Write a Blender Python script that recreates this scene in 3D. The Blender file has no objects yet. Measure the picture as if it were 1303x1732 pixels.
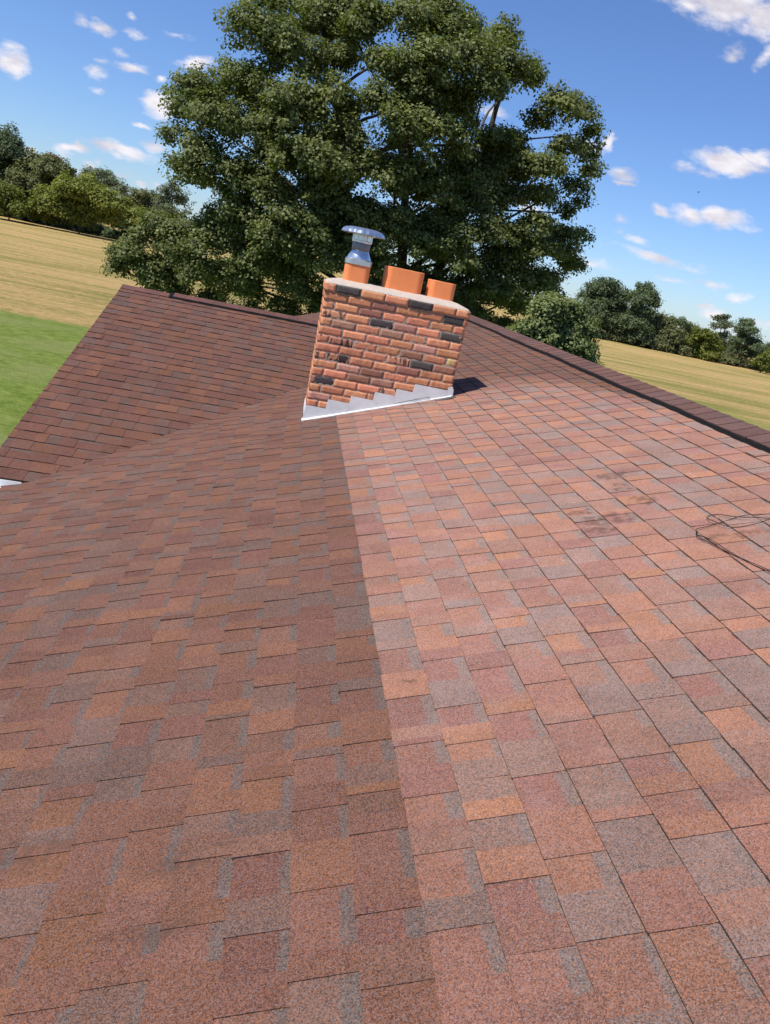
import bpy, bmesh, math, random
import numpy as np
from mathutils import Vector, Matrix

# ---------------------------------------------------------------- camera, world, sun, exposure
SC = bpy.context.scene
COL = SC.collection
CZ = 4.9                                    # eye height above the lawn
F, YAW, PITCH, ROLL = 1268.3, 9.39, 17.74, 11.86
IW, IH = 1303.0, 1732.0
_y, _p, _r = map(math.radians, (YAW, PITCH, ROLL))
FW = np.array([math.sin(_y)*math.cos(_p), math.cos(_y)*math.cos(_p), -math.sin(_p)])
_R0 = np.array([math.cos(_y), -math.sin(_y), 0.0]); _U0 = np.cross(_R0, FW)
RT = math.cos(_r)*_R0 + math.sin(_r)*_U0
UP = -math.sin(_r)*_R0 + math.cos(_r)*_U0

def ray(px, py):
    return RT*(px-IW/2)/F + UP*(IH/2-py)/F + FW

def at_y(px, py, Y):
    r = ray(px, py); q = r*Y/r[1]
    return np.array([q[0], q[1], q[2]+CZ])

cam_d = bpy.data.cameras.new('camera'); cam = bpy.data.objects.new('camera', cam_d); COL.objects.link(cam)
cam_d.sensor_fit = 'HORIZONTAL'; cam_d.sensor_width = 36.0; cam_d.lens = 36.0*F/IW
cam_d.clip_start = 0.05; cam_d.clip_end = 3000
M = Matrix(((RT[0], UP[0], -FW[0], 0), (RT[1], UP[1], -FW[1], 0), (RT[2], UP[2], -FW[2], CZ), (0, 0, 0, 1)))
cam.matrix_world = M
SC.camera = cam

SUN_EL, SUN_AZ = math.radians(57), math.radians(180+62)      # azimuth clockwise from +Y: sun stands to the left, a little behind
sd = Vector((math.sin(SUN_AZ)*math.cos(SUN_EL), math.cos(SUN_AZ)*math.cos(SUN_EL), math.sin(SUN_EL)))
sun_d = bpy.data.lights.new('sun', 'SUN'); sun_d.energy = 4.9; sun_d.angle = math.radians(0.53); sun_d.color = (1.0, 0.955, 0.89)
sun = bpy.data.objects.new('sun', sun_d); COL.objects.link(sun)
sun.rotation_euler = sd.to_track_quat('Z', 'Y').to_euler()

world = bpy.data.worlds.new('World'); SC.world = world; world.use_nodes = True
SC.view_settings.view_transform = 'Standard'; SC.view_settings.look = 'None'
SC.view_settings.exposure = 0.15; SC.view_settings.gamma = 1.0
SC.view_settings.use_curve_mapping = False
SC.render.resolution_x = 770; SC.render.resolution_y = 1024
SC.render.engine = 'CYCLES'

class NT:
    """small helper for node trees"""
    def __init__(s, tree): s.t = tree; s.n = tree.nodes; s.l = tree.links
    def new(s, typ, **kw):
        nd = s.n.new(typ)
        for k, v in kw.items(): setattr(nd, k, v)
        return nd
    def put(s, sock, v):
        if isinstance(v, bpy.types.NodeSocket): s.l.new(v, sock)
        elif v is not None: sock.default_value = v
    def math(s, op, a, b=None, c=None, clamp=False):
        nd = s.new('ShaderNodeMath', operation=op, use_clamp=clamp)
        s.put(nd.inputs[0], a)
        if b is not None: s.put(nd.inputs[1], b)
        if c is not None: s.put(nd.inputs[2], c)
        return nd.outputs[0]
    def vm(s, op, a, b=None):
        nd = s.new('ShaderNodeVectorMath', operation=op)
        s.put(nd.inputs[0], a)
        if b is not None: s.put(nd.inputs[1], b)
        return nd.outputs['Value'] if op in ('LENGTH', 'DOT_PRODUCT', 'DISTANCE') else nd.outputs[0]
    def mix(s, fac, a, b, blend='MIX'):
        nd = s.new('ShaderNodeMix', data_type='RGBA', blend_type=blend)
        s.put(nd.inputs[0], fac); s.put(nd.inputs[6], a); s.put(nd.inputs[7], b)
        return nd.outputs[2]
    def ramp(s, fac, lo, hi):
        nd = s.new('ShaderNodeMapRange', interpolation_type='SMOOTHSTEP')
        s.put(nd.inputs[0], fac); s.put(nd.inputs[1], lo); s.put(nd.inputs[2], hi)
        return nd.outputs[0]
    def noise(s, vec, scale, detail=3, rough=0.55, out=0):
        nd = s.new('ShaderNodeTexNoise'); s.put(nd.inputs['Vector'], vec)
        nd.inputs['Scale'].default_value = scale; nd.inputs['Detail'].default_value = detail
        nd.inputs['Roughness'].default_value = rough
        return nd.outputs[out]
    def voro(s, vec, scale, feature='F1', out='Color'):
        nd = s.new('ShaderNodeTexVoronoi', feature=feature); s.put(nd.inputs['Vector'], vec)
        nd.inputs['Scale'].default_value = scale
        return nd.outputs[out]
    def sep(s, v):
        nd = s.new('ShaderNodeSeparateXYZ'); s.put(nd.inputs[0], v); return nd.outputs
    def comb(s, x, y, z):
        nd = s.new('ShaderNodeCombineXYZ')
        for i, q in enumerate((x, y, z)): s.put(nd.inputs[i], q)
        return nd.outputs[0]

def c4(*c): return (c[0], c[1], c[2], 1.0)

# ---- sky: Nishita sky with fair-weather cumulus mixed in by direction
w = NT(world.node_tree); w.n.clear()
sky = w.new('ShaderNodeTexSky', sky_type='NISHITA'); sky.sun_disc = False
sky.sun_elevation = SUN_EL; sky.sun_rotation = SUN_AZ
sky.altitude = 300; sky.air_density = 1.0; sky.dust_density = 0.3; sky.ozone_density = 2.5
tc = w.new('ShaderNodeTexCoord')
d = w.sep(tc.outputs['Generated'])
ysafe = w.math('MAXIMUM', d[1], 0.05)
U_ = w.math('DIVIDE', d[0], ysafe); V_ = w.math('DIVIDE', d[2], ysafe)
uv = w.comb(U_, V_, 0.0)
stretch = w.comb(U_, w.math('MULTIPLY', V_, 2.0), 0.0)
nz = w.noise(stretch, 9.0, 6, 0.6, out=1)
warp = w.vm('MULTIPLY', w.vm('SUBTRACT', nz, (0.5, 0.5, 0.5)), (0.075, 0.05, 0.0))
uvw = w.vm('ADD', uv, warp)
# centre and half size in photo pixels, density
CL = [(1215,8,95,40,1.3),(1280,40,60,32,1.2),(1160,15,50,16,1),(1245,95,22,16,.7),(1297,95,14,24,.8),(1235,275,72,19,1.4),(1278,272,34,18,1.4),
      (1180,290,40,10,.4),(1162,355,36,14,1.1),(1218,368,62,15,1.2),(1110,352,22,9,1),(1060,292,30,11,.8),(1055,306,20,8,.9),(1027,236,14,17,1.3),
      (990,240,36,22,.9),(1110,437,85,11,.8),(1200,480,34,9,.9),(1075,404,30,8,.8),(1255,506,24,8,.9),(1195,520,20,6,.9),(1215,535,36,9,.9),
      (1000,450,42,12,.8),(1052,375,16,6,.4),(1135,478,30,8,.5),(1285,545,22,8,.7),(900,355,22,14,.9),(835,192,26,12,.9),(1050,500,24,7,.8),
      (1230,560,60,9,.5),(170,42,26,12,1),(140,34,20,8,.5),(235,52,26,6,.5),(222,30,8,6,.4),(220,103,32,11,1.1),(272,128,17,9,.9),(160,113,20,10,.7),
      (205,75,22,8,.5),(168,92,15,7,.6),(170,146,14,5,.4),(343,105,38,11,1),(18,98,30,22,1.3),(262,175,32,21,1.4),(285,172,20,20,1.2),(245,218,15,8,1),
      (200,258,68,11,1.3),(110,252,28,9,1.2),(118,243,10,6,.8),(46,252,12,9,.9),(262,253,24,10,1),(150,278,14,7,.9),(240,312,16,6,.7),(205,295,26,7,.5),
      (122,290,16,8,.8),(275,310,18,8,.5),(320,60,26,9,.25),(650,140,30,20,.5)]
dens = None
for (cx, cy, rx, ry, s_) in CL:
    s_ = max(s_, .6)
    a = ray(cx, cy); hx, hy = math.cos(_r), math.sin(_r)
    b = ray(cx+rx*hx, cy+rx*hy); t = ray(cx+ry*hy, cy-ry*hx)
    if a[1] <= 0.05: continue
    c0 = (a[0]/a[1], a[2]/a[1]); ru = 1.25*abs(b[0]/b[1]-c0[0]); rv = 1.3*abs(t[2]/t[1]-c0[1])
    q = w.vm('MULTIPLY', w.vm('SUBTRACT', uvw, (c0[0], c0[1], 0)), (1/ru, 1/rv, 0))
    L = w.vm('LENGTH', q)
    v = w.math('MULTIPLY', w.math('SUBTRACT', 1.0, L), s_)
    dens = v if dens is None else w.math('MAXIMUM', dens, v)
fine = w.noise(stretch, 26.0, 6, 0.62)
dens2 = w.math('ADD', dens, w.math('MULTIPLY', w.math('SUBTRACT', fine, 0.52), 1.5))
gate = w.ramp(dens, -0.15, 0.2)
alpha = w.math('MULTIPLY', w.math('MULTIPLY', w.ramp(dens2, -0.02, 0.95), gate), w.ramp(d[1], 0.08, 0.2))
alpha = w.math('MULTIPLY', alpha, 0.97)
body = w.noise(w.comb(U_, w.math('MULTIPLY', V_, 2.4), 0.3), 14.0, 4, 0.6)
ccol = w.mix(w.ramp(body, 0.3, 0.62), c4(5.7, 5.5, 6.2), c4(8.6, 8.2, 8.6))
tint = w.mix(1.0, sky.outputs[0], c4(0.74, 0.92, 1.26), 'MULTIPLY')
final = w.mix(alpha, tint, ccol)
bg = w.new('ShaderNodeBackground'); w.put(bg.inputs[0], final); bg.inputs[1].default_value = 0.105
wo = w.new('ShaderNodeOutputWorld'); w.l.new(bg.outputs[0], wo.inputs[0])

# ---------------------------------------------------------------- helpers
def tag(o, label=None, cat=None, group=None, kind=None):
    if label: o['label'] = label
    if cat: o['category'] = cat
    if group: o['group'] = group
    if kind: o['kind'] = kind
    return o

def empty(name, loc=(0, 0, 0)):
    o = bpy.data.objects.new(name, None); o.location = loc; o.empty_display_size = 0.2
    COL.objects.link(o); return o

def link(name, me, mats, parent=None):
    o = bpy.data.objects.new(name, me); COL.objects.link(o)
    for m in (mats if isinstance(mats, (list, tuple)) else [mats]): me.materials.append(m)
    if parent:
        o.parent = parent
        pw = Vector((0, 0, 0)); q = parent
        while q: pw += q.location; q = q.parent
        o.location = -pw
    return o

def np_mesh(name, V, Fq, cols=None, attr=None, matidx=None):
    """quads mesh from numpy; cols = per vertex rgba"""
    V = np.asarray(V, dtype=np.float32); Fq = np.asarray(Fq, dtype=np.int32)
    me = bpy.data.meshes.new(name)
    me.vertices.add(len(V)); me.vertices.foreach_set('co', V.ravel())
    me.loops.add(Fq.size); me.loops.foreach_set('vertex_index', Fq.ravel())
    me.polygons.add(len(Fq)); k = Fq.shape[1]
    me.polygons.foreach_set('loop_start', np.arange(0, Fq.size, k, dtype=np.int32))
    if matidx is not None: me.polygons.foreach_set('material_index', np.asarray(matidx, dtype=np.int32))
    me.update(calc_edges=True)
    if cols is not None:
        a = me.color_attributes.new('tone', 'FLOAT_COLOR', 'POINT')
        a.data.foreach_set('color', np.asarray(cols, dtype=np.float32).ravel())
    if attr:
        for nm, arr in attr.items():
            a = me.attributes.new(nm, 'FLOAT', 'POINT'); a.data.foreach_set('value', np.asarray(arr, dtype=np.float32).ravel())
    me.validate()
    return me

def bm_mesh(name, bm, smooth=False):
    bmesh.ops.recalc_face_normals(bm, faces=bm.faces[:])
    me = bpy.data.meshes.new(name); bm.to_mesh(me); bm.free()
    if smooth:
        for p in me.polygons: p.use_smooth = True
    return me

def box(bm, x0, x1, y0, y1, z0, z1):
    vs = [bm.verts.new(p) for p in ((x0,y0,z0),(x1,y0,z0),(x1,y1,z0),(x0,y1,z0),(x0,y0,z1),(x1,y0,z1),(x1,y1,z1),(x0,y1,z1))]
    for f in ((0,3,2,1),(4,5,6,7),(0,1,5,4),(1,2,6,5),(2,3,7,6),(3,0,4,7)): bm.faces.new([vs[i] for i in f])
    return vs

def prism(bm, poly, axis_vec):
    """extrude a closed polygon (list of 3D points) along axis_vec"""
    a = [bm.verts.new(p) for p in poly]; b = [bm.verts.new(Vector(p)+Vector(axis_vec)) for p in poly]
    bm.faces.new(a[::-1]); bm.faces.new(b)
    n = len(a)
    for i in range(n): bm.faces.new((a[i], a[(i+1) % n], b[(i+1) % n], b[i]))

def lathe(bm, prof, cx, cy, seg=40, tilt=None):
    rings = []
    for r, z in prof:
        ring = []
        for i in range(seg):
            t = 2*math.pi*i/seg
            v = Vector((r*math.cos(t), r*math.sin(t), z))
            if tilt: v = tilt @ v
            ring.append(bm.verts.new((v.x+cx, v.y+cy, v.z)))
        rings.append(ring)
    for a, b in zip(rings, rings[1:]):
        for i in range(seg): bm.faces.new((a[i], a[(i+1) % seg], b[(i+1) % seg], b[i]))
    return rings

def tube(bm, pts, rad, seg=7):
    pts = [Vector(p) for p in pts]; rings = []
    n = len(pts)
    for i, p in enumerate(pts):
        tdir = (pts[min(i+1, n-1)]-pts[max(i-1, 0)]).normalized()
        a = tdir.orthogonal().normalized(); b = tdir.cross(a)
        r = rad[i] if isinstance(rad, (list, tuple)) else rad
        if rings:   # keep orientation steady
            ref = (rings[-1][0].co - pts[i-1]); ref = ref - tdir*ref.dot(tdir)
            if ref.length > 1e-6: a = ref.normalized(); b = tdir.cross(a)
        rings.append([bm.verts.new(p+(a*math.cos(2*math.pi*k/seg)+b*math.sin(2*math.pi*k/seg))*r) for k in range(seg)])
    for A, B in zip(rings, rings[1:]):
        for k in range(seg): bm.faces.new((A[k], A[(k+1) % seg], B[(k+1) % seg], B[k]))
    bm.faces.new(rings[0][::-1]); bm.faces.new(rings[-1])

def spline(pts, n=8):
    pts = [Vector(p) for p in pts]; out = []
    P = [pts[0]]+pts+[pts[-1]]
    for i in range(1, len(P)-2):
        for k in range(n):
            t = k/n; p0, p1, p2, p3 = P[i-1], P[i], P[i+1], P[i+2]
            out.append(0.5*((2*p1)+(p2-p0)*t+(2*p0-5*p1+4*p2-p3)*t*t+(3*p1-p0-3*p2+p3)*t*t*t))
    out.append(pts[-1]); return out

# ---------------------------------------------------------------- materials
def mat(name):
    m = bpy.data.materials.new(name); m.use_nodes = True
    t = NT(m.node_tree); b = t.n['Principled BSDF']
    return m, t, b

def simple(name, col, rough=0.6, metal=0.0, nscale=20, namp=0.25, bump=0.0, bscale=80, spec=0.4):
    m, t, b = mat(name)
    co = t.new('ShaderNodeTexCoord').outputs['Object']
    nz = t.noise(co, nscale, 5, 0.6)
    f = t.math('ADD', 1-namp/2, t.math('MULTIPLY', nz, namp))
    g = t.comb(f, f, f)
    t.put(b.inputs['Base Color'], t.mix(1.0, c4(*col), g, 'MULTIPLY'))
    b.inputs['Roughness'].default_value = rough; b.inputs['Metallic'].default_value = metal
    b.inputs['Specular IOR Level'].default_value = spec
    if bump:
        bp = t.new('ShaderNodeBump'); bp.inputs['Strength'].default_value = bump; bp.inputs['Distance'].default_value = 0.004
        t.put(bp.inputs['Height'], t.noise(co, bscale, 5, 0.65)); t.put(b.inputs['Normal'], bp.outputs[0])
    return m

def shingle_material():
    m, t, b = mat('asphalt_shingle')
    co = t.new('ShaderNodeTexCoord').outputs['Object']
    tone = t.new('ShaderNodeVertexColor', layer_name='tone').outputs[0]
    paleness = t.new('ShaderNodeAttribute', attribute_name='paleness').outputs['Fac']
    cell = t.voro(co, 430.0); cs = t.sep(cell)
    cell2 = t.sep(t.voro(co, 800.0))
    g1 = t.math('ADD', 0.45, t.math('MULTIPLY', cs[0], 1.1))
    g2 = t.math('ADD', 0.78, t.math('MULTIPLY', cell2[1], 0.44))
    big = t.noise(co, 3.0, 4, 0.6); mid = t.noise(co, 22.0, 4, 0.6)
    g3 = t.math('ADD', 0.72, t.math('MULTIPLY', big, 0.56))
    g4 = t.math('ADD', 0.82, t.math('MULTIPLY', mid, 0.36))
    g = t.math('MULTIPLY', t.math('MULTIPLY', g1, g2), t.math('MULTIPLY', g3, g4))
    base = t.mix(1.0, tone, t.comb(g, g, g), 'MULTIPLY')
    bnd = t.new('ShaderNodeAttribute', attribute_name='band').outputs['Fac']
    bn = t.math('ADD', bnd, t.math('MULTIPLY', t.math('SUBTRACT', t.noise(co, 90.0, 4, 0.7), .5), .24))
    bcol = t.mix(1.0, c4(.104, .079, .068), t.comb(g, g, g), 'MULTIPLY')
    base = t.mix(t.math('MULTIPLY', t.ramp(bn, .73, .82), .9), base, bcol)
    # some granules are orange, some are grey
    base = t.mix(t.math('MULTIPLY', t.ramp(cs[1], 0.80, 0.86), 0.50), base, c4(0.30, 0.115, 0.045))
    base = t.mix(t.math('MULTIPLY', t.ramp(cs[2], 0.82, 0.88), 0.45), base, c4(0.20, 0.17, 0.17))
    # paler, slightly greyer granules right of the seam, fading near, far and ridgewards
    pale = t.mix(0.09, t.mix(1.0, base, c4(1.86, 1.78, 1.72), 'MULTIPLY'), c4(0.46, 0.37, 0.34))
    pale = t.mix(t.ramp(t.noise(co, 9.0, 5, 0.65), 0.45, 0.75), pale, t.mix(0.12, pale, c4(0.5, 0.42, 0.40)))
    col = t.mix(paleness, base, pale)
    # dark scuffs and tar smears: (x, y, rx, ry)
    wc = t.vm('ADD', co, t.vm('MULTIPLY', t.vm('SUBTRACT', t.noise(co, 14.0, 4, 0.6, out=1), (.5, .5, .5)), (0.16, 0.16, 0.0)))
    st = None
    for (x, y, rx, ry, s_) in SCUFFS:
        q = t.vm('MULTIPLY', t.vm('SUBTRACT', wc, (x, y, 0)), (1/rx, 1/ry, 0))
        v = t.math('MULTIPLY', t.math('SUBTRACT', 1.0, t.vm('LENGTH', q), clamp=True), s_)
        st = v if st is None else t.math('MAXIMUM', st, v)
    st = t.math('MULTIPLY', t.ramp(st, 0.05, 0.4), t.ramp(t.noise(co, 30.0, 4, 0.6), 0.35, 0.6))
    col = t.mix(t.math('MULTIPLY', st, 0.62), col, c4(0.09, 0.05, 0.035))
    # sparse white droppings
    vd = t.voro(co, 2.6, out='Distance'); vr = t.sep(t.voro(co, 2.6))
    sp = t.math('MULTIPLY', t.ramp(t.math('ADD', vd, t.math('MULTIPLY', t.noise(co, 60.0, 3), 0.03)), 0.036, 0.028), t.ramp(vr[0], 0.55, 0.6))
    col = t.mix(t.math('MULTIPLY', sp, 0.75), col, c4(0.7, 0.66, 0.6))
    t.put(b.inputs['Base Color'], col)
    b.inputs['Roughness'].default_value = 0.92; b.inputs['Specular IOR Level'].default_value = 0.25
    bp = t.new('ShaderNodeBump'); bp.inputs['Strength'].default_value = 0.55; bp.inputs['Distance'].default_value = 0.0015
    t.put(bp.inputs['Height'], t.math('ADD', cs[0], t.math('MULTIPLY', mid, 1.5))); t.put(b.inputs['Normal'], bp.outputs[0])
    return m

# ---------------------------------------------------------------- roof planes (camera-relative z, CZ added when building)
S, Z0 = 0.3492, -1.371                      # main slope: z = Z0 + S*x (rises to the right)
SG, G0 = 0.2892, -3.540                     # wing slope: z = G0 + SG*y (faces the camera)
SEAM, PX = 0.4400, 0.1295
RX = 2.62                                   # ridge apex of the main roof
GY = 9.46                                   # ridge of the wing
YE = 5.44; YM = 5.62; EAVE = -1.86; RAKE = -2.05; FAR = 16.9; NEAR = -3.2
RZ = Z0+S*RX; GZ = G0+SG*GY
XJ = (GZ-Z0)/S
def valley(x): return (Z0-G0+S*x)/SG
def plane_pt(px, py):
    r = ray(px, py); t = Z0/(r[2]-S*r[0]); return r*t
SCUFFS = []
for (px, py, a_, b_, s_) in [(1035,806,.10,.07,1),(1050,822,.05,.05,1),(1083,846,.07,.06,1.1),(1100,852,.05,.04,1),(1056,830,.05,.03,1),(975,868,.09,.05,.8),(1030,880,.16,.08,.9),
                             (1010,900,.1,.05,.6),(300,1470,.12,.05,.5),(120,940,.10,.05,.5),(60,1440,.2,.08,.5),(1250,905,.28,.04,.5),(280,1580,.1,.06,.5),(690,1150,.02,.01,.9)]:
    p = plane_pt(px, py); SCUFFS.append((float(p[0]), float(p[1]), a_, b_, s_))

M_SH = shingle_material()
PAL = [((.158,.066,.040),5),((.142,.060,.042),5),((.128,.054,.043),5),((.112,.070,.062),4),((.096,.070,.068),4),((.178,.074,.038),3),((.112,.044,.040),4),((.134,.066,.050),4)]
PAL_OLD = [((.235,.092,.048),5),((.200,.080,.050),5),((.165,.062,.050),4),((.150,.090,.078),3),((.118,.082,.080),3),((.250,.105,.050),2),((.150,.055,.048),2),((.190,.092,.062),4)]
PALC = [tuple((1.12, 1.13, 1.0)[i]*(.80*p[i]+.20*(.132,.064,.048)[i]) for i in range(3)) for p, n_ in PAL for _ in range(n_)]

def shingles(name, P, ulen, vrange, pitch, u_first, seed, paleness_fn, parent, clip=None, tone_mul=(1,1,1), tabscale=1.0, edge_dark=0.16, band=1.0):
    """P(u,v,h)->xyz ; u = distance up the slope, v along the course"""
    rnd = random.Random(seed)
    V = []; Q = []; C = []; Pn = []; Bd = []
    def quad(pts, col, bd=(0, 0, 0, 0)):
        b0 = len(V)
        for p, b_ in zip(pts, bd):
            V.append(P(*p)); C.append((*col, 1.0)); Pn.append(paleness_fn(u0+.5*pitch, p[1])); Bd.append(b_)
        Q.append((b0, b0+1, b0+2, b0+3))
    k = 0; u0 = u_first
    H0, H1, TT = 0.0065, 0.0010, 0.0032
    while u0 < ulen-0.001:
        u1 = min(u0+pitch, ulen); ue = min(u1+0.012, ulen)
        v = vrange[0]-rnd.random()*0.4
        tooth = rnd.random() < 0.5
        wob = rnd.uniform(-.0006, .0006)
        while v < vrange[1]:
            ln = (rnd.choice((.06,.075,.09,.11,.14)) if tooth else rnd.choice((.075,.095,.11,.125,.15)))*tabscale
            va, vb = v, v+ln
            v = vb
            if clip:
                a0, b0_ = clip(u0); a1, b1 = clip(ue)
            else: a0 = a1 = vrange[0]; b0_ = b1 = vrange[1]
            va0, vb0 = max(va, a0), min(vb, b0_); va1, vb1 = max(va, a1), min(vb, b1)
            isT = tooth; tooth = not tooth
            if vb0-va0 < 0.004 and vb1-va1 < 0.004: continue
            vb0 = max(vb0, va0); vb1 = max(vb1, va1)
            tt = TT if isT else 0.0
            base = rnd.choice(PALC); j = rnd.uniform(.84, 1.12)
            kv = .70+.32*min(1, paleness_fn(u0+.5*pitch, .5*(va0+vb0)))
            MEAN = (.146, .068, .045)
            col = tuple((MEAN[i]+(base[i]-MEAN[i])*kv)*j*tone_mul[i] for i in range(3))
            lift = rnd.uniform(0, .0012) + (rnd.uniform(.001, .004) if rnd.random() < .06 else 0)
            uu = u0+rnd.uniform(-.0012, .0012)+(0 if isT else .0018)
            hb = H0+tt+wob+lift; ht = H1+tt*.7
            side = (.036, .025, .021)
            # top faces; a tooth may change blend halfway, a gap carries the grey shadow band
            def H(u): return hb+(ht-hb)*(u-uu)/(ue-uu)
            def top(ua, ub, fa, fb, col, bd=(0, 0, 0, 0)):
                def vv(u, f):
                    s0 = (u-u0)/(ue-u0); lo = va0+(va1-va0)*s0; hi = vb0+(vb1-vb0)*s0
                    return lo+(hi-lo)*f
                quad([(ua, vv(ua, fa), H(ua)), (ub, vv(ub, fa), H(ub)), (ub, vv(ub, fb), H(ub)), (ua, vv(ua, fb), H(ua))], col, bd)
            if isT:
                if rnd.random() < .35:
                    f = rnd.uniform(.25, .75); base2 = rnd.choice(PALC); j2 = rnd.uniform(.88, 1.1); col2 = tuple((MEAN[i]+(base2[i]-MEAN[i])*kv)*j2*tone_mul[i] for i in range(3))
                    top(uu, ue, 0, f, col); top(uu, ue, f, 1, col2)
                else: top(uu, ue, 0, 1, col)
            else:
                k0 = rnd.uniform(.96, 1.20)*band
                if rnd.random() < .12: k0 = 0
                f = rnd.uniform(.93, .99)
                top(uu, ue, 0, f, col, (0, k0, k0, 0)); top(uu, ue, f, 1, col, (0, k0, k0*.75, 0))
            # butt edge facing down the slope, and the two cut sides of a raised tooth
            quad([(uu, vb0, -.004), (uu, vb0, hb), (uu, va0, hb), (uu, va0, -.004)], side)
            if isT:
                quad([(uu, va0, -.004), (uu, va0, hb), (ue, va1, ht), (ue, va1, -.006)], side)
                quad([(ue, vb1, -.006), (ue, vb1, ht), (uu, vb0, hb), (uu, vb0, -.004)], side)
        u0 = u1; k += 1
    me = np_mesh(name, V, Q, C, {'paleness': Pn, 'band': Bd})
    return link(name, me, M_SH, parent)

house = empty('house', (0.4, 6.0, 0))
tag(house, 'house with reddish brown asphalt shingle roof, brick chimney and a lower wing at left', 'house')

def sst(a, b, x):
    t = max(0, min(1, (x-a)/(b-a))); return t*t*(3-2*t)

LS = math.sqrt(1+S*S); LG = math.sqrt(1+SG*SG)
def P_main(u, v, h):
    x = EAVE+u/LS
    return (x-h*S/LS, v, Z0+S*x+h/LS+CZ)
def paleness_main(u, v):  # tone mask: paler right of the seam, easing off near, far and ridgewards
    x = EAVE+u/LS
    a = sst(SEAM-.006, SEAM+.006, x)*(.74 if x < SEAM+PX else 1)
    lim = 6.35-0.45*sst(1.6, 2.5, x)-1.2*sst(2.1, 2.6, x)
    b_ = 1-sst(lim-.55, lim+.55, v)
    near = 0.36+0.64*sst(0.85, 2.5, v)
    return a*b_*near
def clip_main(u):
    x = EAVE+u/LS
    if x < XJ: return (NEAR, max(valley(x), YM if x < -1.78 else YE))
    return (NEAR, FAR)
nb = math.floor((SEAM-EAVE)/PX); first = (SEAM-nb*PX-EAVE-PX)*LS
roof = shingles('roof_slope', P_main, (RX-EAVE)*LS-.03, (NEAR, FAR), PX*LS, first, 11, paleness_main, house, clip_main)
roof['label'] = 'wide near roof slope, paler on its right half'
# part of the same slope beyond the wing ridge
def clip_far(u):
    x = EAVE+u/LS
    return (2*GY-valley(x), FAR) if x < XJ else (99, 99)
shingles('roof_slope', P_main, (XJ-EAVE)*LS, (NEAR, FAR), PX*LS, first, 12, lambda u, v: 0.0, house, clip_far)
# wing slope facing the camera
def P_wing(u, v, h):
    y = YE+u/LG
    return (v, y-h*SG/LG, G0+SG*y+h/LG+CZ)
def clip_wing(u):
    y = YE+u/LG
    xv = (SG*y-(Z0-G0))/S
    return (RAKE, min(XJ+.05, xv+.05))
wing = shingles('wing_roof_slope', P_wing, (GY-YE)*LG-.02, (RAKE, XJ+.1), .1315*LG, 0.0, 21, lambda u, v: 0.0, house, clip_wing, (0.88, .82, .82), 1.35, band=.9)
wing['label'] = 'darker red shingle slope of the wing at left'
def P_wingb(u, v, h):
    y = 2*GY-YE-u/LG
    return (v, y+h*SG/LG, GZ-SG*(y-GY)+h/LG+CZ)
shingles('wing_roof_slope', P_wingb, (GY-YE)*LG-.02, (RAKE, XJ+.1), .1315*LG, 0.0, 22, lambda u, v: 0.0, house, clip_wing, (0.88, .82, .82), 1.35, band=.9)
def P_back(u, v, h):
    x = 7.1-u/LS
    return (x+h*S/LS, v, RZ-S*(x-RX)+h/LS+CZ)
shingles('roof_slope', P_back, (7.1-RX)*LS-.03, (NEAR, FAR), PX*LS, 0.0, 31, lambda u, v: 0.0, house)

# deck, walls, boards
M_DECK = simple('roof_deck_felt', (.035, .03, .028), .9)
M_WALL = simple('vinyl_siding', (.72, .70, .64), .5, nscale=6, namp=.1)
M_WHITE = simple('white_aluminium', (.78, .78, .77), .35, nscale=12, namp=.08)
bm = bmesh.new()
def slab(bm, pts, th=.05, off=-.012):
    top = [Vector(p)+Vector((0, 0, CZ+off)) for p in pts]
    prism(bm, top, (0, 0, -th))
slab(bm, [(EAVE, NEAR, Z0+S*EAVE), (RX, NEAR, RZ), (RX, FAR, RZ), (XJ, FAR, GZ), (XJ, GY, GZ), (EAVE, YM, Z0+S*EAVE)])
slab(bm, [(XJ-.001, 2*GY-valley(XJ), GZ), (XJ-.001, FAR, GZ), (EAVE, FAR, Z0+S*EAVE), (EAVE, 2*GY-valley(EAVE), Z0+S*EAVE)])
slab(bm, [(RX, NEAR, RZ), (7.1, NEAR, RZ-S*(7.1-RX)), (7.1, FAR, RZ-S*(7.1-RX)), (RX, FAR, RZ)])
ye = YE; zc = G0+SG*ye
slab(bm, [(RAKE, ye, zc), (EAVE, ye, zc), (XJ, GY, GZ), (RAKE, GY, GZ)], off=-.016)
slab(bm, [(RAKE, 2*GY-ye, zc), (RAKE, GY, GZ), (XJ, GY, GZ), (EAVE, 2*GY-ye, zc)], off=-.016)
link('roof_deck', bm_mesh('roof_deck', bm), M_DECK, house)
bm = bmesh.new()
ez = Z0+S*EAVE+CZ
box(bm, EAVE+.45, 6.65, NEAR+.3, FAR-.3, 0, ez-.12)
a = RX-EAVE-.45
for yy in (NEAR+.3, FAR-.5):
    prism(bm, [(EAVE+.45, yy, ez-.118), (6.65, yy, ez-.118), (6.65, yy, RZ+CZ-S*(6.65-RX)-.09), (RX, yy, RZ+CZ-.09), (EAVE+.45, yy, RZ+CZ-S*a-.09)], (0, .2, 0))
link('wall', bm_mesh('wall', bm), M_WALL, house)
bm = bmesh.new()
box(bm, RAKE+.3, EAVE+.44, ye+.3, 2*GY-ye-.3, 0, zc+CZ-.1)
prism(bm, [(RAKE+.3, ye+.3, zc+CZ-.098), (RAKE+.3, 2*GY-ye-.3, zc+CZ-.098), (RAKE+.3, GY, GZ+CZ-.1)], (.25, 0, 0))
link('wall', bm_mesh('wall', bm), M_WALL, house)

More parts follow.
